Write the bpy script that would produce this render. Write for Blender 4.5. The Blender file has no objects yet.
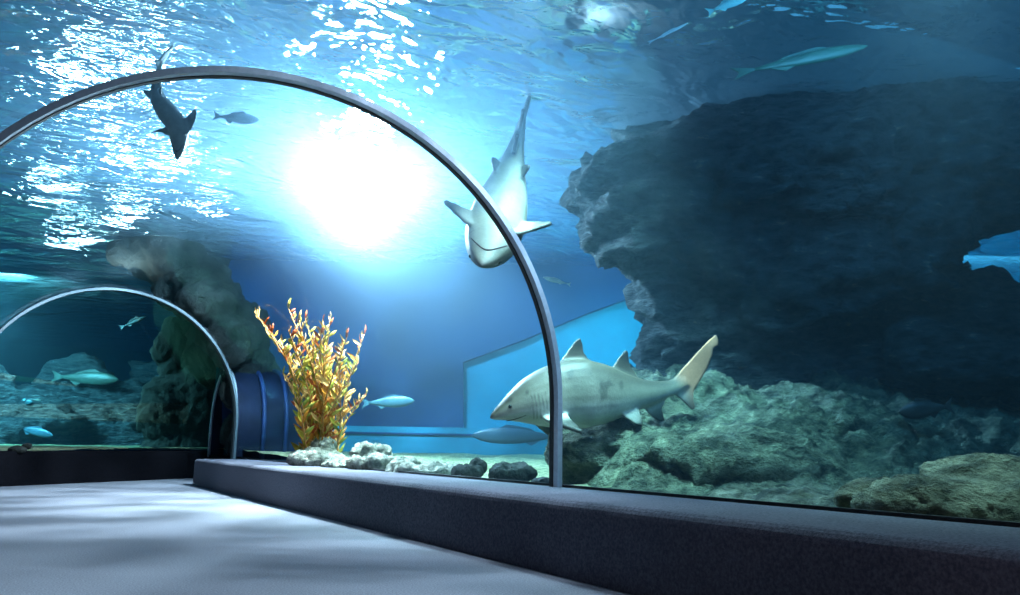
import bpy, bmesh, math, random
import numpy as np
from mathutils import Vector, Matrix
sc = bpy.context.scene
COL = sc.collection
R_ = math.radians
PI = math.pi
random.seed(7)

# ------------------------------------------------------------------ camera
F_PX, PITCH, YAW, ROLL, CAM_H = 850.0, 0.173, 0.532, 0.017, 0.8

def ray(x, y):
    u = np.array([x-510.0, F_PX, 297.5-y])
    c, s = math.cos(ROLL), math.sin(ROLL); u = np.array([c*u[0]-s*u[2], u[1], s*u[0]+c*u[2]])
    c, s = math.cos(PITCH), math.sin(PITCH); u = np.array([u[0], c*u[1]-s*u[2], s*u[1]+c*u[2]])
    c, s = math.cos(YAW), math.sin(YAW); return np.array([c*u[0]+s*u[1], -s*u[0]+c*u[1], u[2]])
FWD = Vector((math.sin(YAW), math.cos(YAW), 0)); RGT = Vector((math.cos(YAW), -math.sin(YAW), 0)); UP = Vector((0, 0, 1))

def V(x, y, depth):
    """point seen in direction (x, y) at a horizontal depth in metres in front of the viewer"""
    d = Vector(ray(x, y)); return d*(depth/d.dot(FWD))+Vector((0, 0, CAM_H))

def UW(u, w, z=0.0):
    """room point: u metres to the right, w metres ahead of the viewer"""
    p = RGT*u+FWD*w; return Vector((p.x, p.y, z))

cd = bpy.data.cameras.new('camera'); cam = bpy.data.objects.new('camera', cd); COL.objects.link(cam)
cd.sensor_width = 36; cd.lens = 36*F_PX/1020; cd.clip_start = .05; cd.clip_end = 300
o0 = Vector(ray(510, 297.5)); rx = (Vector(ray(511, 297.5))-o0).normalized(); uy = (Vector(ray(510, 296.5))-o0).normalized()
m = Matrix((rx, uy, -o0.normalized())).transposed().to_4x4(); m.translation = (0, 0, CAM_H)
cam.matrix_world = m
sc.camera = cam

# ------------------------------------------------------------------ world, lights, exposure
w = bpy.data.worlds.new('world'); sc.world = w; w.use_nodes = True
bg = w.node_tree.nodes['Background']; bg.inputs[0].default_value = (.16, .45, .8, 1); bg.inputs[1].default_value = .25
sc.view_settings.view_transform = 'Standard'; sc.view_settings.look = 'None'
sc.view_settings.exposure = 0; sc.view_settings.gamma = 1; sc.view_settings.use_curve_mapping = False
cy = sc.cycles
cy.use_denoising = True; cy.volume_bounces = 0; cy.max_bounces = 10; cy.transparent_max_bounces = 16
cy.caustics_reflective = False; cy.caustics_refractive = False; cy.sample_clamp_indirect = 6; cy.sample_clamp_direct = 0
cy.adaptive_threshold = .02
WZ = 4.85   # water level

def light(name, kind, loc, energy, color, size=.3, target=None, **kw):
    l = bpy.data.lights.new(name, kind); l.energy = energy; l.color = color
    if kind in ('POINT', 'SPOT'): l.shadow_soft_size = size
    if kind == 'AREA': l.shape = 'RECTANGLE'; l.size = size; l.size_y = kw.pop('size_y', size)
    if kind == 'SUN': l.angle = kw.pop('angle', .02)
    for k, v in kw.items(): setattr(l, k, v)
    o = bpy.data.objects.new(name, l); COL.objects.link(o); o.location = loc
    if target is not None: o.rotation_euler = (Vector(target)-Vector(loc)).to_track_quat('-Z', 'Y').to_euler()
    return o
# the big flood lamp hanging under the water surface at the back of the tank, and its neighbour over the rocks
flood = light('flood_lamp_light', 'POINT', V(360, 190, 12.6), 7800, (.82, .92, 1), .30)
light('roof_lamp_light', 'POINT', V(600, 2, 7.5), 20, (.75, .92, 1), .12)
# overhead tank lights, with unseen lights added among them to brighten parts
light('tank_light_rocks', 'AREA', UW(.8, 7.9, 4.6), 240, (.55, .95, .88), 1.2, UW(1.15, 9.4, 0), spread=R_(78))
light('boulder_fill', 'AREA', UW(2.9, 5.4, 4.6), 60, (.7, .95, .85), .8, UW(3.0, 5.4, 0), spread=R_(70))  # unseen light added to brighten the boulder by the glass
light('tank_light_gravel', 'AREA', UW(-1.4, 13.0, 4.7), 430, (.85, 1, .80), 2.2, UW(-1.2, 12.6, 0), spread=R_(90))
light('wall_fill', 'AREA', UW(2.2, 17.0, 3.6), 230, (.2, .95, .95), 1.6, UW(1.9, 19.2, 1.7))  # added light that brightens the cyan part of the back wall
light('gap_fill', 'AREA', UW(10.5, 16.8, 4.3), 420, (.35, .9, 1), 3, UW(10.5, 19.2, 2.6))  # added light on the wall seen through the cliff gap
light('tank_light_far', 'AREA', (-1.2, 24.3, 4.5), 3400, (.40, 1, .92), 2.5, (-.2, 28, 0.8))
light('ambient_fill', 'AREA', UW(3.5, 7, 4.75), 75, (.12, .60, 1), 7, UW(3, 8, 0))  # broad blue fill, added to tint the water and rocks
for px_, d_, z_, e_, sx_, sy_ in ((50, 18.2, 4.1, 70, .6, 1.6), (105, 16.5, 4.0, 75, .5, 1.6), (150, 13.6, 3.95, 50, .45, 1.2), (85, 13.0, 3.9, 50, .45, .9), (35, 10.6, 3.9, 60, .6, 1.0), (110, 10.2, 3.9, 22, .35, .5), (20, 14.5, 4.1, 50, .5, 1.2), (190, 15.5, 4.2, 20, .3, 1.0)):
    p_ = V(px_, 446, d_); p_.z = z_
    light('glint_light', 'AREA', p_, e_, (.92, 1, .95), sx_, p_+Vector((0, 0, 1)), size_y=sy_)  # unseen upward lights, added to make the glints on the water surface
light('surface_fill', 'AREA', V(330, 120, 13)*1.0+Vector((0, 0, 4.5)), 1900, (.38, .68, 1), 2.5, V(340, 150, 13), spread=R_(100))  # unseen light added above the water so its surface glows
light('cliff_fill', 'AREA', UW(3.6, 5.9, 4.5), 130, (.18, .62, 1), 1.5, UW(4.0, 10.5, 2.4), size_y=.8)  # added from the viewer's side to bring out the cliff's relief
light('walkway_fill', 'AREA', (1.6, -2.6, 2.6), 34, (.80, .85, 1), 1.6, (2.6, 4, 1.2))  # fill behind the viewer, added to light the hoops and ledge

def ray_texture(o, scale, lo, hi, fl, detail=2):
    o.data.use_nodes = True; nt = o.data.node_tree; e = nt.nodes['Emission']; L = nt.links.new
    tc = nt.nodes.new('ShaderNodeTexCoord'); n = nt.nodes.new('ShaderNodeTexNoise'); n.inputs['Scale'].default_value = scale; n.inputs['Detail'].default_value = detail
    r = nt.nodes.new('ShaderNodeMapRange'); r.inputs[1].default_value = lo; r.inputs[2].default_value = hi; r.inputs[3].default_value = fl; r.inputs[4].default_value = 1.3
    L(tc.outputs['Normal'], n.inputs['Vector']); L(n.outputs[0], r.inputs[0]); L(r.outputs[0], e.inputs['Strength'])
ray_texture(flood, 7, .40, .60, .30)   # noise in the lamp's strength imitates shafts broken by ripples
def dapple_light(name, loc, target, energy, color, angle, stretch, rot=0, lo=.42, hi=.62, floor_=.25, scale=9):
    """added spotlight with noise bands put into its strength, imitating light through ripples"""
    o = light(name, 'SPOT', loc, energy, color, .05, target, spot_size=R_(angle), spot_blend=.8)
    o.data.use_nodes = True; nt = o.data.node_tree; e = nt.nodes['Emission']; L = nt.links.new
    tc = nt.nodes.new('ShaderNodeTexCoord'); mp = nt.nodes.new('ShaderNodeMapping'); mp.inputs['Scale'].default_value = stretch; mp.inputs['Rotation'].default_value = (0, 0, rot)
    n = nt.nodes.new('ShaderNodeTexNoise'); n.inputs['Scale'].default_value = scale; n.inputs['Detail'].default_value = 2; n.inputs['Distortion'].default_value = .4
    r = nt.nodes.new('ShaderNodeMapRange'); r.inputs[1].default_value = lo; r.inputs[2].default_value = hi; r.inputs[3].default_value = floor_; r.inputs[4].default_value = 1
    L(tc.outputs['Normal'], mp.inputs[0]); L(mp.outputs[0], n.inputs['Vector']); L(n.outputs[0], r.inputs[0]); L(r.outputs[0], e.inputs['Strength'])
    return o
dapple_light('banded_fill_walkway', (3.4, 5.4, 4.7), (1.5, 6.6, 0), 850, (.76, .86, 1), 105, (1, .30, 1), -.7, floor_=.30, scale=9)  # out-of-view spot added for the banded light on the floor
dapple_light('banded_fill_ledge', (4.6, 3.9, 4.75), (3.6, 9.0, .5), 1000, (.74, .86, 1), 50, (1, 1, 1), .4, floor_=.4, scale=9)  # out-of-view spot added to brighten the ledge top
dapple_light('soft_light_ledge', (.2, -1.5, 2.6), (3.1, 3.0, .3), 90, (1, .82, .95), 75, (1, 1, 1), 0, floor_=.5, scale=5)  # unseen fill inside the tunnel, added for the ledge front

# ------------------------------------------------------------------ numpy noise
def _hash(i, j, k, seed):
    h = (i*374761393+j*668265263+k*2147483647+seed*974634777) & 0xffffffff
    h = ((h ^ (h >> 13))*1274126177) & 0xffffffff
    return ((h ^ (h >> 16)) & 0xffff)/65535.0
def vnoise(p, seed=0):
    f = np.floor(p); i = f.astype(np.int64); t = p-f; t = t*t*(3-2*t); r = 0
    for a in (0, 1):
        for b in (0, 1):
            for c in (0, 1):
                wgt = (t[:, 0] if a else 1-t[:, 0])*(t[:, 1] if b else 1-t[:, 1])*(t[:, 2] if c else 1-t[:, 2])
                r = r+wgt*_hash(i[:, 0]+a, i[:, 1]+b, i[:, 2]+c, seed)
    return r*2-1
def fbm(p, octaves=5, seed=0, gain=.5, ridged=False):
    s = 0; amp = 1.0
    for o in range(octaves):
        n = vnoise(p*2.03**o+17.3*o, seed+o)
        s = s+amp*((1-2*abs(n)) if ridged else n); amp *= gain
    return s

# ------------------------------------------------------------------ materials
def mat(name): 
    m = bpy.data.materials.new(name); m.use_nodes = True; nt = m.node_tree; nt.nodes.clear()
    return m, nt, nt.nodes.new('ShaderNodeOutputMaterial')
def N(nt, t, **kw):
    n = nt.nodes.new(t)
    for k, v in kw.items():
        if k in n.inputs: n.inputs[k].default_value = v
        else: setattr(n, k, v)
    return n
def noise_mat(name, c1, c2, scale=5, rough=.8, bump=.3, bscale=None, metallic=0, stretch=(1, 1, 1), c3=None, detail=8, bdist=.05, spec=.3):
    m, nt, out = mat(name); L = nt.links.new
    b = N(nt, 'ShaderNodeBsdfPrincipled', Roughness=rough, Metallic=metallic); b.inputs['Specular IOR Level'].default_value = spec
    tc = N(nt, 'ShaderNodeTexCoord'); mp = N(nt, 'ShaderNodeMapping'); mp.inputs['Scale'].default_value = stretch
    L(tc.outputs['Object'], mp.inputs[0])
    n1 = N(nt, 'ShaderNodeTexNoise', Scale=scale, Detail=detail, Roughness=.62); L(mp.outputs[0], n1.inputs['Vector'])
    cr = N(nt, 'ShaderNodeValToRGB'); L(n1.outputs[0], cr.inputs[0])
    cr.color_ramp.elements[0].position = .38; cr.color_ramp.elements[1].position = .64
    cr.color_ramp.elements[0].color = (*c1, 1); cr.color_ramp.elements[1].color = (*c2, 1)
    if c3: e = cr.color_ramp.elements.new(.72); e.color = (*c3, 1)
    L(cr.outputs[0], b.inputs['Base Color'])
    n2 = N(nt, 'ShaderNodeTexNoise', Scale=bscale or scale*3, Detail=8, Roughness=.65); L(mp.outputs[0], n2.inputs['Vector'])
    bp = N(nt, 'ShaderNodeBump', Strength=bump, Distance=bdist); L(n2.outputs[0], bp.inputs['Height']); L(bp.outputs[0], b.inputs['Normal'])
    L(b.outputs[0], out.inputs[0]); return m
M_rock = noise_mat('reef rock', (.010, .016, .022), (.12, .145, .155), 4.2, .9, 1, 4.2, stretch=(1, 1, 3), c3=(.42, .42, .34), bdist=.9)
M_slope = noise_mat('rubble slope', (.06, .08, .055), (.36, .40, .27), 4.5, .9, 1, 5, stretch=(1, 1, 1.6), c3=(.72, .70, .50), bdist=.8)
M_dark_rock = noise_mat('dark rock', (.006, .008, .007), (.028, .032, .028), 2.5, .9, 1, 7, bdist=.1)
M_pale_rock = noise_mat('pale rock', (.14, .16, .13), (.5, .5, .42), 9, .9, 1, 14, bdist=.15, c3=(.6, .58, .5))
M_gravel = noise_mat('gravel', (.16, .20, .10), (.46, .48, .28), 11, .95, 1, 20, bdist=.15, c3=(.72, .70, .48))
M_carpet = noise_mat('blue grey carpet', (.13, .14, .165), (.24, .245, .28), 90, 1, .9, 130, bdist=.01, spec=.05)
M_ledge = noise_mat('ledge carpet', (.085, .085, .11), (.16, .16, .20), 60, 1, .8, 110, bdist=.012, spec=.1)
M_kerb = noise_mat('dark kerb', (.003, .003, .004), (.006, .006, .008), 40, 1, .4, 90, bdist=.01, spec=0)
M_wall = noise_mat('blue tank wall', (.018, .20, .27), (.025, .26, .34), .6, .8, .1, 3)
M_wall_far = noise_mat('teal tank wall', (.03, .20, .22), (.04, .26, .28), .6, .8, .1, 3)
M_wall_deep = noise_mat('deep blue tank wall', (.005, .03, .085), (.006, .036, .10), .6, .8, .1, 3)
M_steel = noise_mat('brushed steel', (.42, .47, .54), (.50, .55, .62), 30, .55, .05, 80, metallic=.35, spec=.5)
M_black = noise_mat('black rubber', (.012, .012, .014), (.02, .02, .022), 30, .6, .1)
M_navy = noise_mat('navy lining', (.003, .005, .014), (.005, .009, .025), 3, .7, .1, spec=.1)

def glass_mat(name, tint=(1, 1, 1), refl=.5):
    m, nt, out = mat(name); L = nt.links.new
    t = N(nt, 'ShaderNodeBsdfTransparent'); t.inputs[0].default_value = (*tint, 1)
    g = N(nt, 'ShaderNodeBsdfGlossy', Roughness=.01); g.inputs[0].default_value = (.9, .95, 1, 1)
    lw = N(nt, 'ShaderNodeFresnel', IOR=1.15); mu = N(nt, 'ShaderNodeMath', operation='MULTIPLY'); mu.inputs[1].default_value = refl
    L(lw.outputs[0], mu.inputs[0])
    mx = N(nt, 'ShaderNodeMixShader'); L(mu.outputs[0], mx.inputs[0]); L(t.outputs[0], mx.inputs[1]); L(g.outputs[0], mx.inputs[2]); L(mx.outputs[0], out.inputs[0])
    return m
M_glass = glass_mat('clear acrylic', (.97, .99, 1), .35)

def water_surface_mat():
    m, nt, out = mat('rippled water surface'); L = nt.links.new
    tc = N(nt, 'ShaderNodeTexCoord')
    mp = N(nt, 'ShaderNodeMapping'); L(tc.outputs['Object'], mp.inputs[0]); mp.inputs['Rotation'].default_value = (0, 0, -.3); mp.inputs['Scale'].default_value = (1, 1.5, 1)
    n1 = N(nt, 'ShaderNodeTexNoise', Scale=.75, Detail=3, Roughness=.5, Distortion=.6); L(mp.outputs[0], n1.inputs['Vector'])
    n2 = N(nt, 'ShaderNodeTexNoise', Scale=3.4, Detail=2, Roughness=.5, Distortion=.4); L(mp.outputs[0], n2.inputs['Vector'])
    a = N(nt, 'ShaderNodeMath', operation='MULTIPLY_ADD'); a.inputs[1].default_value = .16; L(n2.outputs[0], a.inputs[0]); L(n1.outputs[0], a.inputs[2])
    bp = N(nt, 'ShaderNodeBump', Strength=1, Distance=.42); L(a.outputs[0], bp.inputs['Height'])
    g = N(nt, 'ShaderNodeBsdfGlass', Roughness=.03, IOR=1.30); g.inputs[0].default_value = (.85, .95, 1, 1); L(bp.outputs[0], g.inputs['Normal'])
    tr = N(nt, 'ShaderNodeBsdfTranslucent'); tr.inputs[0].default_value = (.75, .92, 1, 1)
    bp2 = N(nt, 'ShaderNodeBump', Strength=1, Distance=.9); L(a.outputs[0], bp2.inputs['Height']); L(bp2.outputs[0], tr.inputs['Normal'])
    mx = N(nt, 'ShaderNodeMixShader'); mx.inputs[0].default_value = .12; L(g.outputs[0], mx.inputs[1]); L(tr.outputs[0], mx.inputs[2])
    L(mx.outputs[0], out.inputs[0]); return m
M_surface = water_surface_mat()

def water_volume_mat():
    m, nt, out = mat('tank water'); L = nt.links.new
    s = N(nt, 'ShaderNodeVolumeScatter', Density=.037, Anisotropy=.82); s.inputs[0].default_value = (.42, .74, 1, 1)
    a = N(nt, 'ShaderNodeVolumeAbsorption', Density=.13); a.inputs[0].default_value = (.04, .62, .88, 1)
    ad = N(nt, 'ShaderNodeAddShader'); L(s.outputs[0], ad.inputs[0]); L(a.outputs[0], ad.inputs[1]); L(ad.outputs[0], out.inputs['Volume']); return m
M_water = water_volume_mat()

# ------------------------------------------------------------------ object helpers
def obj(name, bm_or_me, material=None, parent=None, smooth=False):
    if isinstance(bm_or_me, bmesh.types.BMesh):
        me = bpy.data.meshes.new(name); bm_or_me.to_mesh(me); bm_or_me.free()
    else: me = bm_or_me
    if material: me.materials.clear(); me.materials.append(material)
    if smooth:
        me.polygons.foreach_set('use_smooth', [True]*len(me.polygons))
    o = bpy.data.objects.new(name, me); COL.objects.link(o)
    if parent: o.parent = parent
    return o
def tag(o, label=None, cat=None, group=None, kind=None):
    if label: o['label'] = label
    if cat: o['category'] = cat
    if group: o['group'] = group
    if kind: o['kind'] = kind
    return o
def empty(name, loc, label, cat, group=None):
    o = bpy.data.objects.new(name, None); COL.objects.link(o); o.location = loc; o.empty_display_size = .1
    return tag(o, label, cat, group)
def mesh_from(name, verts, faces):
    me = bpy.data.meshes.new(name); me.from_pydata([tuple(v) for v in verts], [], faces); me.update(); return me
def prism(poly, z0, z1, bev=0):
    bm = bmesh.new(); n = len(poly)
    a = [bm.verts.new((p[0], p[1], z0)) for p in poly]; b = [bm.verts.new((p[0], p[1], z1)) for p in poly]
    bm.faces.new(a[::-1]); bm.faces.new(b)
    for i in range(n): bm.faces.new((a[i], a[(i+1) % n], b[(i+1) % n], b[i]))
    bmesh.ops.recalc_face_normals(bm, faces=bm.faces)
    if bev:
        ed = [e for e in bm.edges if all(abs(v.co.z-z1) < 1e-5 for v in e.verts)]
        bmesh.ops.bevel(bm, geom=ed, offset=bev, segments=4, affect='EDGES', profile=.5)
    return bm
def grid_mesh(name, pts, nu, nv, closed_u=False):
    """pts: (nu, nv, 3)"""
    faces = []
    for i in range(nu if closed_u else nu-1):
        for j in range(nv-1):
            a = i*nv+j; b = ((i+1) % nu)*nv+j; faces.append((a, b, b+1, a+1))
    return mesh_from(name, np.array(pts).reshape(-1, 3), faces)

# ------------------------------------------------------------------ the tunnel
XC, ZC, RX, RZ = 1.65, 1.15, 2.42, 2.37      # vault section
LEDGE_X0, LEDGE_X1, LEDGE_H = 3.10, 4.08, .47
HOOP_Y = 6.05
FAR_A, FAR_Y, FAR_W = 3.97, 17.2, .26        # far hoop: foot, and how far its plane has turned
def profile(n=48, z_foot=.45):
    pts = [(XC+RX, z_foot)]
    for i in range(n+1):
        t = PI*i/n; pts.append((XC+RX*math.cos(t), ZC+RZ*math.sin(t)))
    pts.append((XC-RX, z_foot)); return pts
def section(y, turn=0.0, s=1.0, pts=None):
    """profile placed in a plane pivoting about the right foot"""
    out = []; xf = XC+RX
    for x, z in (pts or profile()):
        l = (x-xf)*s
        out.append((xf+l*math.cos(turn)-(0.1 if turn else 0)*1.0, y+l*math.sin(turn), z if z < ZC else ZC+(z-ZC)*s))
    return out
def strip(a, b, name, steps=1):
    pts = [[Vector(p).lerp(Vector(q), k/steps) for k in range(steps+1)] for p, q in zip(a, b)]
    return grid_mesh(name, pts, len(a), steps+1)
FAR_S = .985
floor_poly = [(-.9, -3.2), (4.2, -3.2), (4.2, 20.3), (-.9, 15.9)]
tag(obj('floor', prism(floor_poly, -.12, 0), M_carpet), kind='structure')
lb = prism([(LEDGE_X0, -3.0), (LEDGE_X1+.06, -3.0), (LEDGE_X1+.06, 16.95), (LEDGE_X0+.02, 16.6)], 0, LEDGE_H, .06)
tag(obj('trim_1', lb, M_ledge, smooth=False), 'wide carpeted ledge running under the tunnel glass', kind='structure')
tag(obj('trim_2', prism([(LEDGE_X1-.01, -3), (LEDGE_X1+.02, -3), (LEDGE_X1+.02, 16.9), (LEDGE_X1-.01, 16.9)], LEDGE_H-.02, LEDGE_H+.022), M_black), 'black seal strip along the foot of the glass', kind='structure')
KA, KB = Vector((-.95, 15.72, 0)), Vector((4.3, 20.2, 0))          # far kerb under the end window
kd = (KB-KA).normalized(); kn = Vector((-kd.y, kd.x, 0))
tag(obj('trim_3', prism([KA, KB, KB+kn*.3, KA+kn*.3], 0, .58, .02), M_kerb), 'black kerb under the far end window', kind='structure')
tag(obj('trim_4', prism([(4.0, 16.7), (4.35, 16.7), (4.35, 20.4), (4.0, 20.2)], 0, .5, .02), M_kerb), 'black kerb beyond the ledge end', kind='structure')

def vault(name, a, b, label, steps=1):
    o = obj(name, strip(a, b, name, steps), M_glass, smooth=True); tag(o, label, kind='structure'); return o
S0, S1, S2 = section(-3.0), section(HOOP_Y), section(FAR_Y, FAR_W, FAR_S)
vault('window_1', S0, S1, 'clear acrylic tunnel vault nearest the viewer')
vault('window_2', S1, S2, 'clear acrylic tunnel vault beyond the near hoop', 6)
# beyond the far hoop: vault runs on to the end window
def to_plane(p):
    # march along +y (slightly turned) to the end window plane
    d = Vector((-.18, 1, 0)).normalized(); q = Vector(p); k = KA+kn*.15
    t = (k-q).dot(kn)/d.dot(kn); return q+d*max(t, 0)
S3 = [to_plane(p) for p in S2]
vault('window_3', S2[7:], S3[7:], 'clear acrylic vault of the far bend')
bm = bmesh.new(); vs = [bm.verts.new(p) for p in S3]; bm.faces.new(vs)
tag(obj('window_4', bm, M_glass), 'end window above the black kerb', kind='structure')

def hoop(name, sec, width, thick, label, y_dir=Vector((0, 1, 0)), steel=None):
    """rectangular steel section swept along the vault"""
    root = empty(name, sec[0], label, 'hoop')
    def sweep(nm, off0, off1, w0, w1, material):
        cen = sum((Vector(p) for p in sec), Vector())/len(sec); cen.z = ZC
        rings = []
        for p in sec:
            p = Vector(p); c = Vector((cen.x, cen.y, max(min(p.z, ZC), p.z if p.z < ZC else ZC)))
            n = (c-p).normalized() if (c-p).length > 1e-4 else Vector((0, 0, -1))
            rings.append([p+n*off0+y_dir*w0, p+n*off1+y_dir*w0, p+n*off1+y_dir*w1, p+n*off0+y_dir*w1])
        f = []
        for i in range(len(rings)-1):
            for j in range(4): a = i*4+j; b = i*4+(j+1) % 4; f.append((a, b, b+4, a+4))
        f += [(0, 1, 2, 3), tuple(len(rings)*4-k for k in (1, 2, 3, 4))]
        me = mesh_from(nm, [v-Vector(sec[0]) for r in rings for v in r], f); bm = bmesh.new(); bm.from_mesh(me)
        bmesh.ops.recalc_face_normals(bm, faces=bm.faces); bm.to_mesh(me); bm.free()
        o = obj(nm, me, material, root); return o
    sweep('steel_band', .004, thick, -width/2, width/2, steel or M_steel)
    sweep('inner_trim', thick, thick+.006, width/2-.035, width/2+.02, M_black)
    sweep('rubber_seal', .002, thick*.55, width/2, width/2+.02, M_black)
    return root
hoop('tunnel_hoop', section(HOOP_Y), .10, .05, 'large brushed steel hoop arching overhead and down onto the carpeted ledge')
hoop('tunnel_hoop', section(FAR_Y, FAR_W, FAR_S), .10, .05, 'smaller looking steel hoop round the far end of the tunnel', Vector((-math.sin(FAR_W), math.cos(FAR_W), 0)), noise_mat('shade-darkened steel', (.10, .13, .15), (.14, .17, .19), 30, .6, .05, 80, metallic=.2))  # steel copy darkened in its colour, in place of dimmer light here

# ------------------------------------------------------------------ water
def box_faces(lo, hi):
    v = [(x, y, z) for x in (lo[0], hi[0]) for y in (lo[1], hi[1]) for z in (lo[2], hi[2])]
    return v, [(0, 1, 3, 2), (4, 6, 7, 5), (0, 4, 5, 1), (2, 3, 7, 6), (0, 2, 6, 4), (1, 5, 7, 3)]
def water_body():
    bm = bmesh.new()
    v, f = box_faces((-14, -6, -.6), (26, 44, WZ-.01)); vv = [bm.verts.new(p) for p in v]
    for q in f: bm.faces.new([vv[i] for i in q])
    bmesh.ops.recalc_face_normals(bm, faces=bm.faces)
    # inner skin: the air space of the tunnel
    e = .012
    def off(sec):
        c = Vector((sum(p[0] for p in sec)/len(sec), sum(p[1] for p in sec)/len(sec), ZC)); out = []
        for p in sec: p = Vector(p); d = Vector((p.x-c.x, p.y-c.y, max(p.z-ZC, 0))); out.append(p+d.normalized()*e if d.length else p)
        out[0].z = -.3; out[-1].z = -.3; return out
    rings = [[bm.verts.new(p) for p in off(s)] for s in (S0, S1, S2, S3)]
    n = len(S0); new = []
    for a, b in zip(rings, rings[1:]):
        for i in range(n):
            try: new.append(bm.faces.new((a[i], a[(i+1) % n], b[(i+1) % n], b[i])))
            except ValueError: pass
    new.append(bm.faces.new(rings[0])); new.append(bm.faces.new(rings[-1][::-1]))
    bmesh.ops.recalc_face_normals(bm, faces=new); bmesh.ops.reverse_faces(bm, faces=new)
    return bm
wb = obj('water', water_body(), M_water); tag(wb, 'clear blue hazy water filling the tank round the tunnel', 'water', kind='stuff')
bm = bmesh.new(); bmesh.ops.create_grid(bm, x_segments=2, y_segments=2, size=1)
for v in bm.verts: v.co = Vector((6+v.co.x*22, 19+v.co.y*27, WZ))
tag(obj('water_surface', bm, M_surface), 'rippled silver and blue water surface seen from below', 'water', kind='stuff')

# ------------------------------------------------------------------ tank shell
def wall_uw(name, u0, u1, w, z0, z1, thick, material, label=None):
    p = [UW(u0, w), UW(u1, w), UW(u1, w+thick), UW(u0, w+thick)]
    return tag(obj(name, prism(p, z0, z1), material), label, kind='structure')
BW = 19.2
wall_uw('wall_back', -6.6, 26, BW, -.5, WZ+1.2, .3, M_wall, 'blue back wall of the tank')
for nm, p in (('wall_far', [(-13, 43), (12, 43), (12, 43.3), (-13, 43.3)]), ('wall_left', [(-13.3, -5), (-13, -5), (-13, 43.3), (-13.3, 43.3)]),
              ('wall_rear', [(-13, -5.3), (25, -5.3), (25, -5), (-13, -5)]), ('wall_right', [(25, -5), (25.3, -5), (25.3, 30), (25, 30)])):
    tag(obj(nm, prism(p, -.5, WZ+1.2), M_wall_far if nm == 'wall_far' else M_wall_deep), kind='structure')

tag(obj('wall_side', prism([UW(-6.6, BW), UW(-6.3, BW), UW(-6.3, 34), UW(-6.6, 34)], -.5, WZ+1.2), M_wall_deep), kind='structure')
# seabed
def smooth(x): x = np.clip(x, 0, 1); return x*x*(3-2*x)
def bed_height(X, Y):
    u = X*RGT.x+Y*RGT.y; w_ = X*FWD.x+Y*FWD.y
    P = np.stack([X, Y, X*0], 1)
    right = smooth((u-.055*w_-.05)/1.1)*smooth((X-4.15)/1.2)
    h = .40+.22*smooth((w_-8)/9)*(u > -30)
    h = h+right*(-.12+1.0*smooth((w_-6.6)/4.5))
    h = h+right*(.16*fbm(P*.9, 5, 3)+.07*fbm(P*3.1, 4, 9, ridged=True))
    h = h+(1-right)*.03*fbm(P*1.7, 4, 5)
    return h
xs = np.arange(-12.9, 24.9, .14); ys = np.arange(-4.9, 42.9, .14)
gx, gy = np.meshgrid(xs, ys, indexing='ij'); H = bed_height(gx.ravel(), gy.ravel()).reshape(gx.shape)
faces = []; nv = len(ys)
kline = lambda x: KA.y+(x-KA.x)*kd.y/kd.x+.3
for i in range(len(xs)-1):
    for j in range(len(ys)-1):
        x, y = xs[i]+.07, ys[j]+.07
        if -.72 < x < 4.2 and y < kline(x)+.02: continue
        a = i*nv+j; faces.append((a, a+nv, a+nv+1, a+1))
me = mesh_from('gravel_bed', np.stack([gx, gy, H], -1).reshape(-1, 3), faces)
me.materials.append(M_gravel); me.materials.append(M_slope)
u = gx*RGT.x+gy*RGT.y; w_ = gx*FWD.x+gy*FWD.y
rm = (smooth((u-.055*w_-.05)/1.1)*smooth((gx-4.15)/1.2)).ravel() > .25
for p in me.polygons:
    if rm[p.vertices[0]]: p.material_index = 1
bed = bpy.data.objects.new('gravel_bed', me); COL.objects.link(bed); tag(bed, 'pale green gravel and rubble covering the tank bottom', 'gravel', kind='stuff')
me.polygons.foreach_set('use_smooth', [True]*len(me.polygons))

# rubble slope rising to the cliff on the right
us, ws = np.arange(.15, 11.5, .045), np.arange(3.6, 12.6, .045)
gu, gw = np.meshgrid(us, ws, indexing='ij'); gx2 = gu*RGT.x+gw*FWD.x; gy2 = gu*RGT.y+gw*FWD.y
P2 = np.stack([gx2.ravel(), gy2.ravel(), 0*gx2.ravel()], 1)
edge = (smooth((gu-.055*gw-.05)/.9)*smooth((gx2-4.16)/.9)).ravel()
wb_ = np.stack([vnoise(P2*1.1, 60), vnoise(P2*1.1, 61), P2[:, 2]], 1)
rel = .17*fbm(P2*1.0+wb_*.5, 3, 62)+.11*(fbm(P2*2.6+wb_*.6, 4, 63, .55, ridged=True)-.5)+.055*np.clip(fbm(P2*7.5, 3, 64, .6), -.3, 1)
hz2 = .40+.22*smooth((gw.ravel()-8)/9)+edge*(.0+1.12*smooth((gw.ravel()-6.6)/4.4)+rel*(.45+.55*smooth((gw.ravel()-6)/3)))-(1-edge)*.12
keep = []; nw = len(ws)
for i in range(len(us)-1):
    for j in range(nw-1):
        if gx2[i, j] > 4.16 and edge[i*nw+j] > .02: a = i*nw+j; keep.append((a, a+nw, a+nw+1, a+1))
me = mesh_from('rubble_slope', np.stack([gx2.ravel(), gy2.ravel(), hz2], 1), keep)
tag(obj('rubble_slope', me, M_slope, smooth=True), 'greenish rubble and broken stone rising to the foot of the cliff', 'rubble', kind='stuff')

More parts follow.
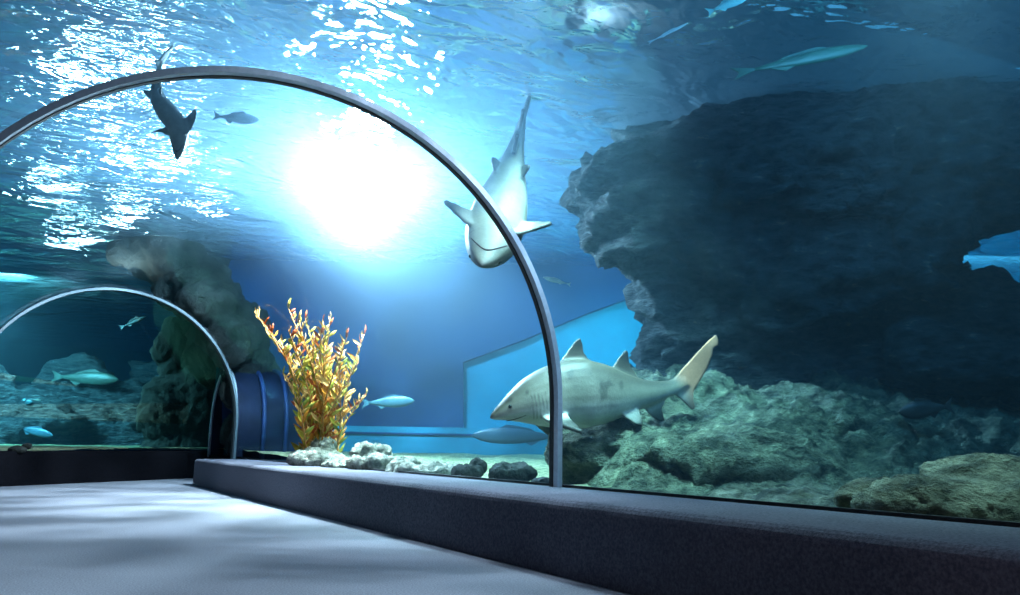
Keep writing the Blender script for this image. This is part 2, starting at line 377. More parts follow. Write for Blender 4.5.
# ------------------------------------------------------------------ rocks
def rock(name, blobs, vox, amp, freq, material, label, cat='rock', seed=0, strata=1.0, fine=.25, group=None, rot=None):
    """blobs: (centre, (rx, ry, rz)) merged into one solid and weathered"""
    bm = bmesh.new()
    for c, r in blobs:
        q = Matrix.Translation(c) @ Matrix.Rotation(-YAW, 4, 'Z') @ Matrix.Diagonal((*r, 1))
        bmesh.ops.create_icosphere(bm, subdivisions=3, radius=1, matrix=q)
    me = bpy.data.meshes.new(name); bm.to_mesh(me); bm.free()
    t = bpy.data.objects.new('t', me); COL.objects.link(t)
    md = t.modifiers.new('r', 'REMESH'); md.mode = 'VOXEL'; md.voxel_size = vox
    dg = bpy.context.evaluated_depsgraph_get(); me2 = bpy.data.meshes.new_from_object(t.evaluated_get(dg))
    bpy.data.objects.remove(t)
    n = len(me2.vertices); co = np.empty(n*3); me2.vertices.foreach_get('co', co); co = co.reshape(-1, 3)
    nr = np.empty(n*3); me2.vertex_normals.foreach_get('vector', nr); nr = nr.reshape(-1, 3)
    P = co*np.array([1, 1, strata])*freq
    wob = np.stack([vnoise(P*.7, seed+40), vnoise(P*.7, seed+41), vnoise(P*.7, seed+42)], 1)
    d = fbm(P+wob*.8, 3, seed)*.9+(fbm((P+wob)*2.3, 5, seed+7, .58, ridged=True)-.4)*fine
    co = co+nr*(d*amp)[:, None]
    base = Vector(co.mean(0)); base.z = co[:, 2].min()
    me2.vertices.foreach_set('co', (co-np.array(base)).ravel()); me2.name = name
    o = obj(name, me2, material, smooth=True); o.location = base
    return tag(o, label, cat, group)
def B(px, py, w, rx, ry, rz): return (V(px, py, w), (rx, ry, rz))
cliff = [B(655, 215, 10.6, .98, 1.0, .70), B(700, 165, 10.6, 1.0, 1.2, .8), B(613, 197, 10.7, .55, .7, .42), B(720, 255, 10.8, 1.15, 1.1, .8), B(690, 300, 11, .72, .8, .5),
         B(770, 130, 10.4, .9, 1.3, .6), B(800, 180, 10.4, 1.4, 1.5, 1.0), B(800, 270, 10.8, 1.3, 1.3, 1.0), B(900, 150, 10.2, 1.5, 1.4, .95), B(900, 225, 10.5, .75, 1.2, .62), B(870, 280, 10.8, .9, 1.0, .5), B(1020, 205, 10.2, .9, 1.0, .2),
         B(1040, 145, 10, 1.6, 1.4, .95), B(1180, 150, 10, 1.8, 1.6, 1.3), B(740, 350, 11.2, 1.35, 1.0, .8), B(880, 350, 11.4, 1.6, 1.0, .80),
         B(1030, 350, 11.2, 1.8, 1.0, .78), B(1180, 330, 11, 1.9, 1.2, .9), B(1300, 240, 11, 1.8, 1.4, 1.8), B(700, 410, 11, 1.3, .9, .6)]
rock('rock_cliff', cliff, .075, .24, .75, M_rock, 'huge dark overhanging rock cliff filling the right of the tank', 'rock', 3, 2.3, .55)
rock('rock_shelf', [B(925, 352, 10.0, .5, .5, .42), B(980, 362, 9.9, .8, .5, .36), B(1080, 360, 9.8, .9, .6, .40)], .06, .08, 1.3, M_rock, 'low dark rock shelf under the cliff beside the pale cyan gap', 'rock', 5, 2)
for px, py, d, r, s, lab in ((625, 455, 9.2, (.85, .6, .45), 11, 'greenish rubble rock mound under the belly of the side-on shark'),
                             (720, 462, 8.2, (.9, .55, .28), 12, 'low rubble mound to the right of the near hoop foot'),
                             (690, 405, 10.0, (.8, .6, .35), 13, 'pale lumpy rock below the tail fin of the side-on shark'),
                             (800, 420, 9.4, (.9, .6, .28), 14, 'dim flat rock half way along the slope under the cliff')):
    rock('reef_rock', [(V(px, py, d), r), (V(px+28, py+8, d-.3), tuple(k*.7 for k in r)), (V(px-25, py+12, d+.1), tuple(k*.6 for k in r))], .05, .13, 1.6, M_slope, lab, 'rock', s, 1.5, .4)
rock('boulder', [B(965, 508, 5.0, .62, .35, .20), B(985, 476, 5.15, .36, .22, .11), B(905, 500, 5.3, .42, .25, .14), B(1060, 515, 4.9, .6, .35, .25)], .03, .055, 2.6, M_slope, 'mossy boulder with a hollow against the glass at the far right', 'rock', 21, 1.4, .4)
rock('boulder', [B(317, 460, 12.6, .42, .3, .16), B(325, 448, 12.7, .18, .16, .17)], .025, .05, 3.5, M_pale_rock, 'pale grey pointed rock at the foot of the orange plant', 'rock', 22, 1.2, .4)
rock('boulder', [B(385, 464, 11.4, .5, .35, .10), B(372, 458, 11.6, .28, .25, .12), B(425, 474, 10.4, .45, .3, .09), B(350, 466, 12, .35, .3, .08)], .025, .08, 4.5, M_pale_rock, 'long heap of pale rubble between the plant and the dark rocks', 'rock', 23, 1.2, .5)
rock('boulder', [B(468, 474, 9.6, .16, .15, .10), B(478, 468, 9.7, .08, .1, .07)], .018, .03, 5, M_dark_rock, 'small dark jagged rock, left of the two by the near hoop foot', 'rock', 24, 1, .5)
rock('boulder', [B(520, 474, 9.3, .19, .16, .11), B(502, 473, 9.3, .12, .12, .09), B(543, 484, 9.1, .12, .12, .05)], .018, .03, 4.5, M_dark_rock, 'dark rounded rock just left of the near hoop foot', 'rock', 25, 1, .5)
# the mound beside the far end of the tunnel
mound = [((5.0, 19.2, .8), (.75, 1.3, 1.2)), ((4.85, 19.2, 2.0), (.65, 1.2, .9)), ((4.2, 19.0, 3.15), (.75, 1, .7)), ((3.4, 18.8, 4.0), (.8, .9, .6)), ((2.5, 18.8, 4.65), (.9, .8, .5)), ((5.4, 21, 1.0), (.8, 1, 1.4)), ((4.7, 21, 3.0), (1.0, 1.2, 1.1)),
         ((3.95, 18.1, 2.9), (.45, .8, .55)), ((3.3, 18.1, 3.6), (.6, .8, .4)), ((3.5, 20.5, 4.9), (1.5, 1.0, .7))]
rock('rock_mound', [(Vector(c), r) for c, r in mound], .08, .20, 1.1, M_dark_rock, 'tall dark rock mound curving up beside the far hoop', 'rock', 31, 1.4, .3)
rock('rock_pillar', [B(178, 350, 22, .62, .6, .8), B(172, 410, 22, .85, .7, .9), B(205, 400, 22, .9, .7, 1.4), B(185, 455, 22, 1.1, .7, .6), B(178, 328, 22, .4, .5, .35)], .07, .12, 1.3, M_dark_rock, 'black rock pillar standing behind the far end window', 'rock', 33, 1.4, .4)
reef = [((x, 28+random.uniform(-1, 1), .6), (1.6, 1.0, random.uniform(1.4, 3.0))) for x in np.arange(-6, 11, 1.3)]
rock('reef_bank', [(Vector(c), r) for c, r in reef], .14, .35, .8, M_rock, 'distant reef bank seen through the far end window', 'rock', 35, 2.2, .4)

# side passage opening to the right of the far bend, and its tube outside
def arch_pts(cx, r, z0, zc, n=20):
    pts = [(cx-r, z0)]+[(cx-r*math.cos(PI*i/n), zc+r*math.sin(PI*i/n)) for i in range(n+1)]+[(cx+r, z0)]
    return pts
AP = arch_pts(18.6, 1.15, .45, 1.15)
root = empty('side_passage', (4.02, 18.6, .45), 'dark arched side passage opening just inside the far hoop', 'passage')
base = Vector((4.02, 18.6, .45))
tube = [[Vector((x, y, z))-base for y, z in AP] for x in (4.02, 4.5, 5.0, 5.5)]
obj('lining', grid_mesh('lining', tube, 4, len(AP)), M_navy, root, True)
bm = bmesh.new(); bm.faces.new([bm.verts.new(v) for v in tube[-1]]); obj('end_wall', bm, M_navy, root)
def tube_curve(name, pts, r, material, parent=None, offset=Vector((0, 0, 0)), res=6):
    """tube with constant or per-point radius as mesh"""
    P = [Vector(p)-offset for p in pts]; n = len(P); rr = r if hasattr(r, '__len__') else [r]*n
    verts = []; faces = []; up = Vector((.13, .31, .94)).normalized()
    for i, p in enumerate(P):
        t = (P[min(i+1, n-1)]-P[max(i-1, 0)]).normalized(); a = t.cross(up)
        if a.length < .1: a = t.cross(Vector((1, 0, 0)))
        a.normalize(); b = t.cross(a)
        for k in range(res): an = 2*PI*k/res; verts.append(p+(a*math.cos(an)+b*math.sin(an))*rr[i])
    for i in range(n-1):
        for k in range(res): q = i*res+k; q2 = i*res+(k+1) % res; faces.append((q, q2, q2+res, q+res))
    faces.append(tuple(range(res))[::-1]); faces.append(tuple((n-1)*res+k for k in range(res)))
    return obj(name, mesh_from(name, verts, faces), material, parent, True)
M_blue_rim = noise_mat('blue painted rim', (.006, .02, .07), (.008, .026, .09), 8, .6, .1)
tube_curve('rim', [(4.0, y, z) for y, z in AP], .035, M_steel, root, base)
for x in (4.55, 5.0): tube_curve('outer_rib', [(x, 18.6+(y-18.6)*1.03, z*1.01) for y, z in AP], .05, M_blue_rim, root, base)

# far back wall details: sill step and the lit recess
wall_uw('trim_5', -5.5, 12, BW-1.2, -.3, 1.16, 1.2, M_wall, 'long low step along the foot of the blue back wall')
wall_uw('trim_6', -5.5, 12, BW-1.26, 1.0, 1.04, .1, M_wall_deep, 'dark line under the lip of the step')
def UWZ(px, py, d): return V(px, py, d)
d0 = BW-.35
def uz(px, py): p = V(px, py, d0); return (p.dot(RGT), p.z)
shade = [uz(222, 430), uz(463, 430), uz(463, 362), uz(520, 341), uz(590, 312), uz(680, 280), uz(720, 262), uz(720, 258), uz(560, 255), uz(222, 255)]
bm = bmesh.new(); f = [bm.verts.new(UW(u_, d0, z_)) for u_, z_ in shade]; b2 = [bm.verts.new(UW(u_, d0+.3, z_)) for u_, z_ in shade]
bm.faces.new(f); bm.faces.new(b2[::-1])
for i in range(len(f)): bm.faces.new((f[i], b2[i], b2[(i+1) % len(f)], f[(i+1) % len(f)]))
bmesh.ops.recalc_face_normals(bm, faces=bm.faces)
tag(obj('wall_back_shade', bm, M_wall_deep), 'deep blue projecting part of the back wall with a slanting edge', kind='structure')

# ------------------------------------------------------------------ sharks
def attr_mat(name, rough=.45, scale=40, bump=.15):
    m, nt, out = mat(name); L = nt.links.new
    b = N(nt, 'ShaderNodeBsdfPrincipled', Roughness=rough); b.inputs['Specular IOR Level'].default_value = .35
    at_ = N(nt, 'ShaderNodeAttribute', attribute_name='tint'); tc = N(nt, 'ShaderNodeTexCoord')
    n = N(nt, 'ShaderNodeTexNoise', Scale=scale, Detail=4); L(tc.outputs['Object'], n.inputs['Vector'])
    mr = N(nt, 'ShaderNodeMapRange'); mr.inputs[3].default_value = .8; mr.inputs[4].default_value = 1.15; L(n.outputs[0], mr.inputs[0])
    mx = N(nt, 'ShaderNodeVectorMath', operation='SCALE'); L(at_.outputs['Color'], mx.inputs[0]); L(mr.outputs[0], mx.inputs['Scale']); L(mx.outputs[0], b.inputs['Base Color'])
    bp = N(nt, 'ShaderNodeBump', Strength=bump, Distance=.01); L(n.outputs[0], bp.inputs['Height']); L(bp.outputs[0], b.inputs['Normal'])
    L(b.outputs[0], out.inputs[0]); return m
M_shark = attr_mat('shark skin', .5, 30, .25)
M_eye = noise_mat('shark eye', (.005, .005, .006), (.02, .02, .015), 5, .12, 0, spec=.8)
M_mouth = noise_mat('mouth line', (.03, .02, .02), (.08, .05, .05), 20, .6, .1)
# rest shape, nose at x = 0, tail towards +x, body length 1
PROF = np.array([  # x, top, bottom, half width
    (.000, .004, .004, .004), (.012, .014, .012, .016), (.04, .030, .024, .034), (.09, .056, .044, .056), (.15, .083, .066, .076), (.22, .106, .088, .090),
    (.30, .124, .102, .096), (.38, .126, .104, .094), (.46, .108, .090, .082), (.54, .082, .066, .062), (.62, .058, .046, .042), (.69, .042, .032, .028), (.74, .034, .026, .020), (.80, .03, .02, .014)])
def prof(x): return [np.interp(x, PROF[:, 0], PROF[:, k]) for k in (1, 2, 3)]
def plate(bm, pts, thick, frame):
    """solid fin: outline pts (a, b) placed by frame(a, b, side)"""
    A = [bm.verts.new(frame(a, b, +thick/2)) for a, b in pts]; Bv = [bm.verts.new(frame(a, b, -thick/2)) for a, b in pts]
    bm.faces.new(A); bm.faces.new(Bv[::-1]); n = len(A)
    for i in range(n): bm.faces.new((A[i], Bv[i], Bv[(i+1) % n], A[(i+1) % n]))
def make_shark(name, length, nose, fdir, up, yaw_curve, pitch_curve, label, pect=(.95, .0), slim=(1, 1), tail_tint=None, vox=.006, girth=1.0, tone=1.0):
    bm = bmesh.new(); xs_ = np.concatenate([np.linspace(0, .1, 9), np.linspace(.13, .8, 30)]); rings = []
    for x in xs_:
        t, b, w_ = prof(x); ring = []
        for k in range(24):
            a = 2*PI*k/24; c, s_ = math.cos(a), math.sin(a); h = t if s_ > 0 else b
            cc = math.copysign(abs(c)**.9, c); ss = math.copysign(abs(s_)**(.95 if s_ > 0 else .8), s_)
            ring.append(bm.verts.new((x, w_*cc, h*ss)))
        rings.append(ring)
    for r0, r1 in zip(rings, rings[1:]):
        for k in range(24): bm.faces.new((r0[k], r1[k], r1[(k+1) % 24], r0[(k+1) % 24]))
    bm.faces.new(rings[0]); bm.faces.new(rings[-1][::-1])
    xz = lambda a, b, s_: (a, s_, b)
    th = .013
    plate(bm, [(.29, .11), (.32, .15), (.355, .198), (.373, .208), (.378, .188), (.382, .15), (.405, .118), (.41, .09), (.35, .09)], th, xz)          # first dorsal
    plate(bm, [(.475, .08), (.505, .12), (.545, .165), (.563, .174), (.566, .15), (.57, .11), (.595, .075), (.59, .045), (.53, .05)], th, xz)       # second dorsal
    plate(bm, [(.60, -.03), (.625, -.075), (.655, -.108), (.672, -.112), (.672, -.09), (.675, -.06), (.695, -.036), (.69, -.01), (.64, -.01)], th, xz) # anal
    plate(bm, [(.73, .02), (.80, .054), (.88, .088), (.97, .118), (1.0, .122), (.998, .100), (.985, .078), (.962, .080), (.945, .056), (.90, .018), (.85, -.016), (.812, -.040), (.796, -.075), (.790, -.108), (.775, -.105), (.755, -.06), (.735, -.02)], th, xz)
    for sd in (1, -1):
        def pf(a, b, s_, x0=.215, dz=pect[0], sw=pect[1], sd=sd, zr=-.050, yr=.070, bl=(pect[2] if len(pect) > 2 else 1)):
            # a along the body, b outwards
            ca, sa = math.cos(dz), math.sin(dz)
            return (x0+a, sd*(yr+b*ca*bl+s_*sa), zr-b*sa*bl+s_*ca)
        plate(bm, [(-.045, -.02), (-.035, .03), (.0, .085), (.045, .150), (.062, .165), (.068, .150), (.064, .11), (.055, .05), (.06, .0), (.05, -.02)], .015, pf)
        def pv(a, b, s_, **k): return pf(a, b, s_, x0=.53, dz=.95, yr=.032, zr=-.040)
        plate(bm, [(-.035, -.015), (-.02, .035), (.015, .08), (.035, .088), (.042, .06), (.045, .02), (.05, -.01)], .012, pv)
    me = bpy.data.meshes.new(name); bm.to_mesh(me); bm.free()
    t = bpy.data.objects.new('t', me); COL.objects.link(t)
    md = t.modifiers.new('r', 'REMESH'); md.mode = 'VOXEL'; md.voxel_size = vox
    sm = t.modifiers.new('s', 'SMOOTH'); sm.factor = .5; sm.iterations = 3
    dg = bpy.context.evaluated_depsgraph_get(); me2 = bpy.data.meshes.new_from_object(t.evaluated_get(dg)); bpy.data.objects.remove(t)
    n = len(me2.vertices); co = np.empty(n*3); me2.vertices.foreach_get('co', co); co = co.reshape(-1, 3)
    # skin colours: brown-grey back, paler flank, cream belly, dark fin tips and spots, gill slits
    tt, bb, ww = prof(co[:, 0]); zz = co[:, 2]/np.where(co[:, 2] > 0, tt, bb)
    on = np.sqrt((co[:, 1]/ww)**2+(co[:, 2]/np.where(co[:, 2] > 0, tt, bb))**2)
    hgt = np.clip(co[:, 2]/.1, -1.2, 1.2)
    g = lambda c: np.array(c)[None, :]
    k1 = smooth((zz+.55)/.55+.25*fbm(co*22, 3, 2)*.5)[:, None]; k2 = smooth((zz-.05)/.75)[:, None]
    colr = g((.66, .66, .58))*(1-k1)+g((.38, .36, .28))*k1; colr = colr*(1-k2)+g((.11, .095, .07))*k2
    spots = smooth((fbm(co*26, 2, 12)-.55)/.25)[:, None]*k1; colr = colr*(1-.5*spots)
    finm = smooth((on-1.25)/.5)*(co[:, 0] < .73); tipd = np.clip(on-1, 0, 9)
    fin_c = g((.27, .25, .19)); colr = colr*(1-finm[:, None]*.7)+fin_c*finm[:, None]*.7
    dist = np.maximum(np.abs(co[:, 1])-ww, np.maximum(co[:, 2]-tt, -co[:, 2]-bb))
    dk = smooth((dist-.014)/.045)*(co[:, 0] < .73); colr = colr*(1-.85*dk[:, None])
    ck = smooth((co[:, 0]-.74)/.08)[:, None]; tc_ = g(tail_tint or (.30, .27, .21)); colr = colr*(1-ck)+tc_*ck
    pel = (on > 1.18)*(co[:, 0] > .47)*(co[:, 0] < .62)*(co[:, 2] < -.01); colr = colr*(1-.6*pel[:, None])
    low = smooth((-co[:, 2]-.04)/.05)*(co[:, 0] > .73); colr = colr*(1-.6*low[:, None])
    for gx_ in (.150, .163, .176, .189, .202):
        gl = np.exp(-((co[:, 0]-gx_-.1*co[:, 2])/.0022)**2)*(np.abs(co[:, 1]) > .04)*(co[:, 2] > -.05)*(co[:, 2] < .03)*(on < 1.2); colr = colr*(1-.5*gl[:, None])
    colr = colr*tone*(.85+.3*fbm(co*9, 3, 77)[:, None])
    at_ = me2.attributes.new('tint', 'FLOAT_COLOR', 'POINT'); at_.data.foreach_set('color', np.concatenate([colr, np.ones((n, 1))], 1).ravel())
    co = co*np.array([1, slim[0], slim[1]])[None]; gk = 1+(girth-1)*smooth((co[:, 0]-.02)/.15)*(1-smooth((co[:, 0]-.45)/.25)); sgn = np.sign(co[:, 2]); ext = np.maximum(np.abs(co[:, 2])-np.where(co[:, 2] > 0, tt, bb), 0); co[:, 2] = sgn*((np.abs(co[:, 2])-ext)*gk+ext)
    # pose: heading turns along the body
    ss = np.linspace(0, 1, 201); ya = np.interp(ss, *zip(*yaw_curve)); pa = np.interp(ss, *zip(*pitch_curve))
    dx = np.cos(ya)*np.cos(pa); dy = np.sin(ya)*np.cos(pa); dz = np.sin(pa)
    sp = np.stack([np.concatenate([[0], np.cumsum((d[1:]+d[:-1])/2)*(ss[1]-ss[0])]) for d in (dx, dy, dz)], 1)
    f = Vector(fdir).normalized(); back = -f; u_ = Vector(up); u_ = (u_-f*u_.dot(f)).normalized(); l_ = u_.cross(back)
    Mx = np.array([list(back), list(l_), list(u_)])
    def posef(q):
        q = np.atleast_2d(np.array(q, float)); x = np.clip(q[:, 0], 0, 1)
        c = np.stack([np.interp(x, ss, sp[:, k]) for k in range(3)], 1)
        a = np.interp(x, ss, ya); b = np.interp(x, ss, pa)
        T = np.stack([np.cos(a)*np.cos(b), np.sin(a)*np.cos(b), np.sin(b)], 1); Nn = np.stack([-np.sin(a), np.cos(a), a*0], 1); Bn = np.cross(T, Nn)
        r = c+T*(q[:, 0]-x)[:, None]+Nn*q[:, 1:2]+Bn*q[:, 2:3]
        return (r*length) @ Mx
    wp = posef(co)+np.array(nose); cen = wp.mean(0)
    me2.vertices.foreach_set('co', (wp-cen).ravel()); me2.name = name
    o = obj(name, me2, M_shark, smooth=True); o.location = cen; tag(o, label, 'shark')
    def sub(nm, bmx, material):
        c = np.array([v.co[:] for v in bmx.verts])*np.array([1, slim[0], slim[1]]); q = posef(c)+np.array(nose)-cen
        for v, p in zip(bmx.verts, q): v.co = p
        obj(nm, bmx, material, o, True)
    for sd in (1, -1):
        e = bmesh.new(); t, b, w_ = prof(.072); bmesh.ops.create_icosphere(e, subdivisions=2, radius=.0075, matrix=Matrix.Translation((.075, sd*w_*.93, .014)))
        sub('eye', e, M_eye)
    mo = bmesh.new(); pr = None     # mouth crescent under the snout
    for i in range(25):
        a = -1.25+2.5*i/24; x = .058+.062*(1-math.cos(a))/(1-math.cos(1.25)); t, b, w_ = prof(x); yy = math.sin(a)/math.sin(1.25)*w_*.88
        zz_ = -b*math.sqrt(max(0, 1-(yy/w_)**2))**.8*1.01
        ring = [mo.verts.new((x+.0035*math.cos(q), yy, zz_+.0035*math.sin(q))) for q in (0, PI/2, PI, 3*PI/2)]
        if pr:
            for k in range(4): mo.faces.new((pr[k], ring[k], ring[(k+1) % 4], pr[(k+1) % 4]))
        pr = ring
    sub('mouth', mo, M_mouth)
    return o
r_, f_ = RGT, FWD
make_shark('sand_tiger_shark', 2.70, V(490, 418, 8.5), -r_*.95-f_*.22+UP*-.02, (0, 0, 1),
           [(0, 0), (.25, .0), (.5, .0), (.75, -.05), (1, -.12)], [(0, .40), (.15, .26), (.35, .05), (.5, .0), (.62, .12), (.75, .36), (1, .46)],
           'stout brown-grey shark swimming left in side view behind the near hoop', tail_tint=(.80, .38, .22), pect=(.42, 0), girth=1.14, tone=.66)
make_shark('sand_tiger_shark', 3.05, V(482, 266, 8.0), -UP*.62-f_*.78-r_*.12, f_*1.0-UP*.6-r_*.12,
           [(0, 0), (1, 0)], [(0, 0), (.28, -.05), (.5, -.6), (1, -.8)],
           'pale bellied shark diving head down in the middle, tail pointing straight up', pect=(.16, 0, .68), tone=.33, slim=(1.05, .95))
make_shark('sand_tiger_shark', 1.38, V(177, 160, 8.25), -UP*1.0+f_*.05, f_,
           [(0, .1), (.2, -.1), (.32, -.75), (.48, -.6), (.6, -.05), (.8, .2), (1, .45)], [(0, 0), (1, 0)],
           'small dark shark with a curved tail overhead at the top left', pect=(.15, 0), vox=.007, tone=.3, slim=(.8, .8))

# ------------------------------------------------------------------ plant
def leafy_plant():
    base = V(318, 458, 12.9); base.z = .45
    root = empty('aquarium_plant', base, 'tall bushy orange and yellow water plant with many upright leafy stems', 'plant')
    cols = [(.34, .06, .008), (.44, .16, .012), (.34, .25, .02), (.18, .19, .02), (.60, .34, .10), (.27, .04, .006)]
    mats = [noise_mat('leaf colour', c, tuple(min(1, k*1.35) for k in c), 6, .5, .2) for c in cols]
    M_stem = noise_mat('plant stem', (.30, .12, .03), (.42, .20, .05), 8, .6, .2)
    rnd = random.Random(5)
    px_ = 85*12.9/12.9
    tops = [(262, 312), (272, 330), (293, 306), (303, 318), (310, 316), (322, 320), (318, 345), (334, 350), (345, 335), (352, 345), (365, 334), (356, 362), (288, 355), (300, 350), (330, 330), (342, 380), (366, 395), (308, 370), (278, 372), (325, 372), (352, 400), (296, 400), (312, 335), (326, 352), (338, 362), (284, 345), (290, 330), (300, 375), (315, 356), (328, 318), (340, 346), (338, 395), (348, 372), (306, 345), (318, 388)]
    for i, (tx, ty) in enumerate(tops):
        top = V(tx, ty, 12.9+rnd.uniform(-.5, .5))-base
        bx = RGT*((tx-318)/66*.28+rnd.uniform(-.1, .1))+FWD*rnd.uniform(-.25, .25)
        side = RGT*rnd.uniform(-.12, .12)+FWD*rnd.uniform(-.1, .1); n = 14; pts = []
        for k in range(n+1):
            t = k/n; p = bx.lerp(top, t); p += (RGT*((top-bx).dot(RGT))*(-.35)*math.sin(PI*t)); p += side*math.sin(PI*t*1.5); pts.append(p)
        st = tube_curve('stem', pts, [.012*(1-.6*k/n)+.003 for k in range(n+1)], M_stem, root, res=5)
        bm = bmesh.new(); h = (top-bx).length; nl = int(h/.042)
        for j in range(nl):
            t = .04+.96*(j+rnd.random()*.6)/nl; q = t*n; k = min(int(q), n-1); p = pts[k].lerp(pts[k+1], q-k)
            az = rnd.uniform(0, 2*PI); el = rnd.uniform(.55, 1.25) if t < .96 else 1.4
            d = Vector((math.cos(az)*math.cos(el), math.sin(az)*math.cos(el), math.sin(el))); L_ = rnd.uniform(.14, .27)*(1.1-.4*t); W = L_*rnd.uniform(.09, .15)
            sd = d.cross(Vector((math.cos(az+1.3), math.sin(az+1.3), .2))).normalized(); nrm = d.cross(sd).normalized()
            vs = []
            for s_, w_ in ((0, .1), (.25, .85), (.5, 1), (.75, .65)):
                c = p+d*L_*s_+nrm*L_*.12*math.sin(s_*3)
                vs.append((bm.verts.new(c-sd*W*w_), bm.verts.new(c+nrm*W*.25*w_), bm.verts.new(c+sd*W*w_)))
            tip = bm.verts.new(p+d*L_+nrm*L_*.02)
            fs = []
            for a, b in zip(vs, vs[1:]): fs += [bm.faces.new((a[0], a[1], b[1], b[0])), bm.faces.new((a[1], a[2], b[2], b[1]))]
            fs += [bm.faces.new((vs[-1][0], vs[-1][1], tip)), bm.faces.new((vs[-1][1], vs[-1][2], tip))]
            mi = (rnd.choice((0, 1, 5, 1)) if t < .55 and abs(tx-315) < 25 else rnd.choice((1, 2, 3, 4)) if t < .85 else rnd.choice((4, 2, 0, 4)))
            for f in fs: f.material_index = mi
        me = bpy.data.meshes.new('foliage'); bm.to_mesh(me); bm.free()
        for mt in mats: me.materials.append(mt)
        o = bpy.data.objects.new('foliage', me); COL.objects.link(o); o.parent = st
leafy_plant()

# ------------------------------------------------------------------ fish
def fish(name, pos, heading, length, depth, label, cat, c_top, c_low, cat_group=None, roll_up=(0, 0, 1), slim=.4):
    f = Vector(heading).normalized(); u_ = Vector(roll_up); u_ = (u_-f*u_.dot(f)).normalized(); l_ = u_.cross(f)
    def W(x, y, z): return (f*(.5-x)+l_*y+u_*z)*length
    bm = bmesh.new(); lay = None; rings = []; h = depth/2
    for x, k in ((0, .04), (.03, .30), (.09, .60), (.2, .9), (.34, 1), (.5, .9), (.65, .62), (.78, .32), (.86, .17)):
        rings.append([bm.verts.new(W(x, h*k*slim*math.cos(2*PI*j/12), h*k*math.sin(2*PI*j/12))) for j in range(12)])
    for a, b in zip(rings, rings[1:]):
        for j in range(12): bm.faces.new((a[j], a[(j+1) % 12], b[(j+1) % 12], b[j]))
    bm.faces.new(rings[0]); bm.faces.new(rings[-1])
    bmesh.ops.recalc_face_normals(bm, faces=bm.faces)
    me = bpy.data.meshes.new(name); bm.to_mesh(me); bm.free()
    me.polygons.foreach_set('use_smooth', [True]*len(me.polygons))
    M_b = noise_mat(name+' skin', c_low, c_top, 3/length, .4, .1)
    o = obj(name, me, M_b); o.location = pos; tag(o, label, cat)
    def fin(nm, pts, th=.006):
        b = bmesh.new(); A = [b.verts.new(W(x, th, z)) for x, z in pts]; C = [b.verts.new(W(x, -th, z)) for x, z in pts]
        b.faces.new(A); b.faces.new(C[::-1])
        for i in range(len(A)): b.faces.new((A[i], C[i], C[(i+1) % len(A)], A[(i+1) % len(A)]))
        bmesh.ops.recalc_face_normals(b, faces=b.faces); obj(nm, b, M_b, o)
    fin('tail_fin', [(.83, h*.16), (.93, h*.6), (1, h*.95), (.955, h*.2), (.95, 0), (.955, -h*.2), (1, -h*.95), (.93, -h*.6), (.83, -h*.16)])
    fin('dorsal_fin', [(.28, h*.9), (.36, h*1.35), (.45, h*1.25), (.6, h*.95), (.66, h*.55), (.45, h*.85)])
    fin('anal_fin', [(.55, -h*.75), (.62, -h*1.15), (.7, -h*.6), (.72, -h*.35)])
    return o
fish('slender_fish', V(388, 402, 14.5), r_+UP*.06, .9, .22, 'slim pale teal fish to the right of the orange plant', 'fish', (.04, .12, .14), (.02, .06, .1))
fish('slender_fish', V(557, 281, 11.5), -r_+UP*.25, .40, .16, 'tiny silvery fish between the near hoop and the head of the cliff', 'fish', (.85, .9, .85), (.5, .6, .6))
fish('slender_fish', V(520, 436, 15.5), r_*-1-f_*.1, 1.75, .17, 'dim grey-blue fish gliding low beneath the side-on shark', 'fish', (.02, .045, .06), (.01, .025, .04))
fish('grouper', V(926, 409, 8.6), -r_-UP*.14, .56, .32, 'dark stout fish resting over the gravel on the right', 'fish', (.05, .05, .045), (.02, .022, .02), slim=.5)
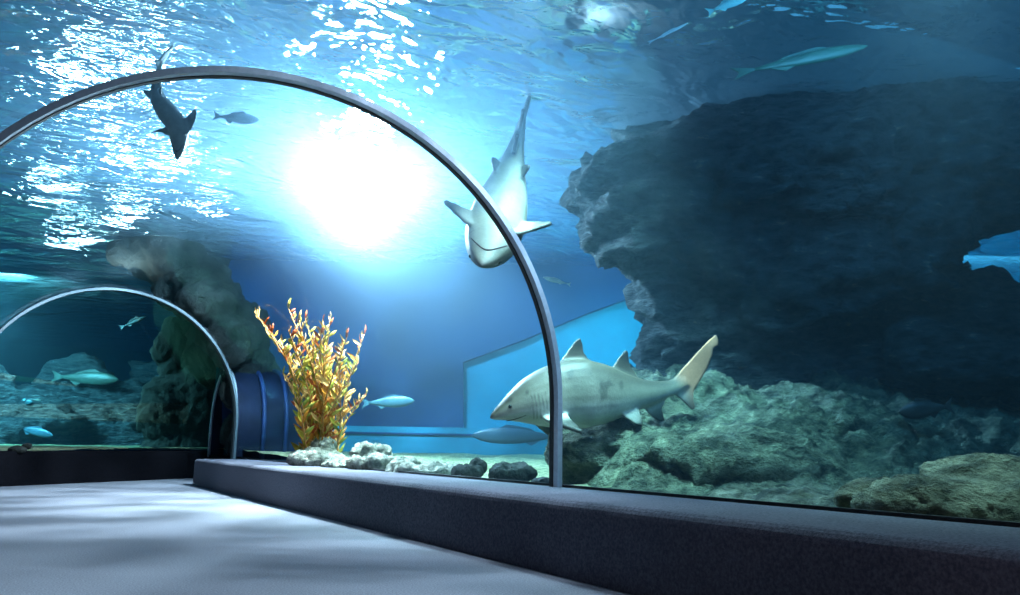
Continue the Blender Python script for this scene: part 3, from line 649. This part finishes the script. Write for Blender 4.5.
fish('long_fish', V(800, 60, 7.6), r_+UP*.24, 1.35, .10, 'long teal fish high above the rock cliff', 'fish', (.035, .10, .07), (.015, .05, .045))
fish('slender_fish', V(668, 33, 7.2), r_+UP*.55, .42, .07, 'thin white fish near the surface, left of the long teal one', 'fish', (.9, .95, 1), (.7, .8, .9))
fish('slender_fish', V(728, 4, 7.0), r_+UP*.45, .42, .22, 'pale fish cut by the top edge of the picture', 'fish', (.35, .75, .75), (.2, .5, .55))
fish('slender_fish', V(236, 118, 9.5), r_+UP*-.08, .55, .24, 'faint grey-blue fish to the right of the small dark shark', 'fish', (.10, .16, .22), (.06, .10, .15))

for px, py, d, L_, up, c, lab in ((85, 378, 24, 1.9, -.03, (.045, .07, .055), 'long greyish-green fish, highest and largest of the fish in the far window'),
        (12, 402, 23, 1.1, .02, (.03, .10, .12), 'blue-green fish at the left edge in the far window'),
        (52, 406, 24, .7, -.12, (.05, .15, .17), 'small fish in the middle of the far window'),
        (33, 431, 22.5, 1.1, -.2, (.05, .12, .17), 'light blue fish low in the far window above the kerb'),
        (4, 427, 22.5, .9, -.05, (.12, .35, .45), 'blue fish cut by the left edge, low in the far window'),
        (133, 322, 24, .8, .5, (.005, .01, .012), 'dark thin fish near the water surface in the far window')):
    fish('slender_fish', V(px, py, d), r_+UP*up, L_, .2, lab, 'fish', c, tuple(k*.5 for k in c))
rock('boulder', [(Vector((.28, 16.83, .6)), (.16, .08, .07)), (Vector((.42, 16.95, .66)), (.08, .05, .05))], .012, .012, 6, M_dark_rock, 'small black lump sitting on the far kerb', 'rock', 51)

# groups of like things
for o in sc.objects:
    if o.parent: continue
    n = o.name.split('.')[0]
    if n == 'sand_tiger_shark': o['group'] = 'sharks swimming round the tunnel'
    elif n == 'tunnel_hoop': o['group'] = 'steel hoops of the tunnel'
    elif n == 'boulder': o['group'] = 'loose rocks near the glass'
    elif n == 'reef_rock': o['group'] = 'rubble mounds under the cliff'
    elif n == 'slender_fish' and 'far window' in o['label']: o['group'] = 'fish in the far window'
    elif n == 'slender_fish': o['group'] = 'small fish in the main tank'
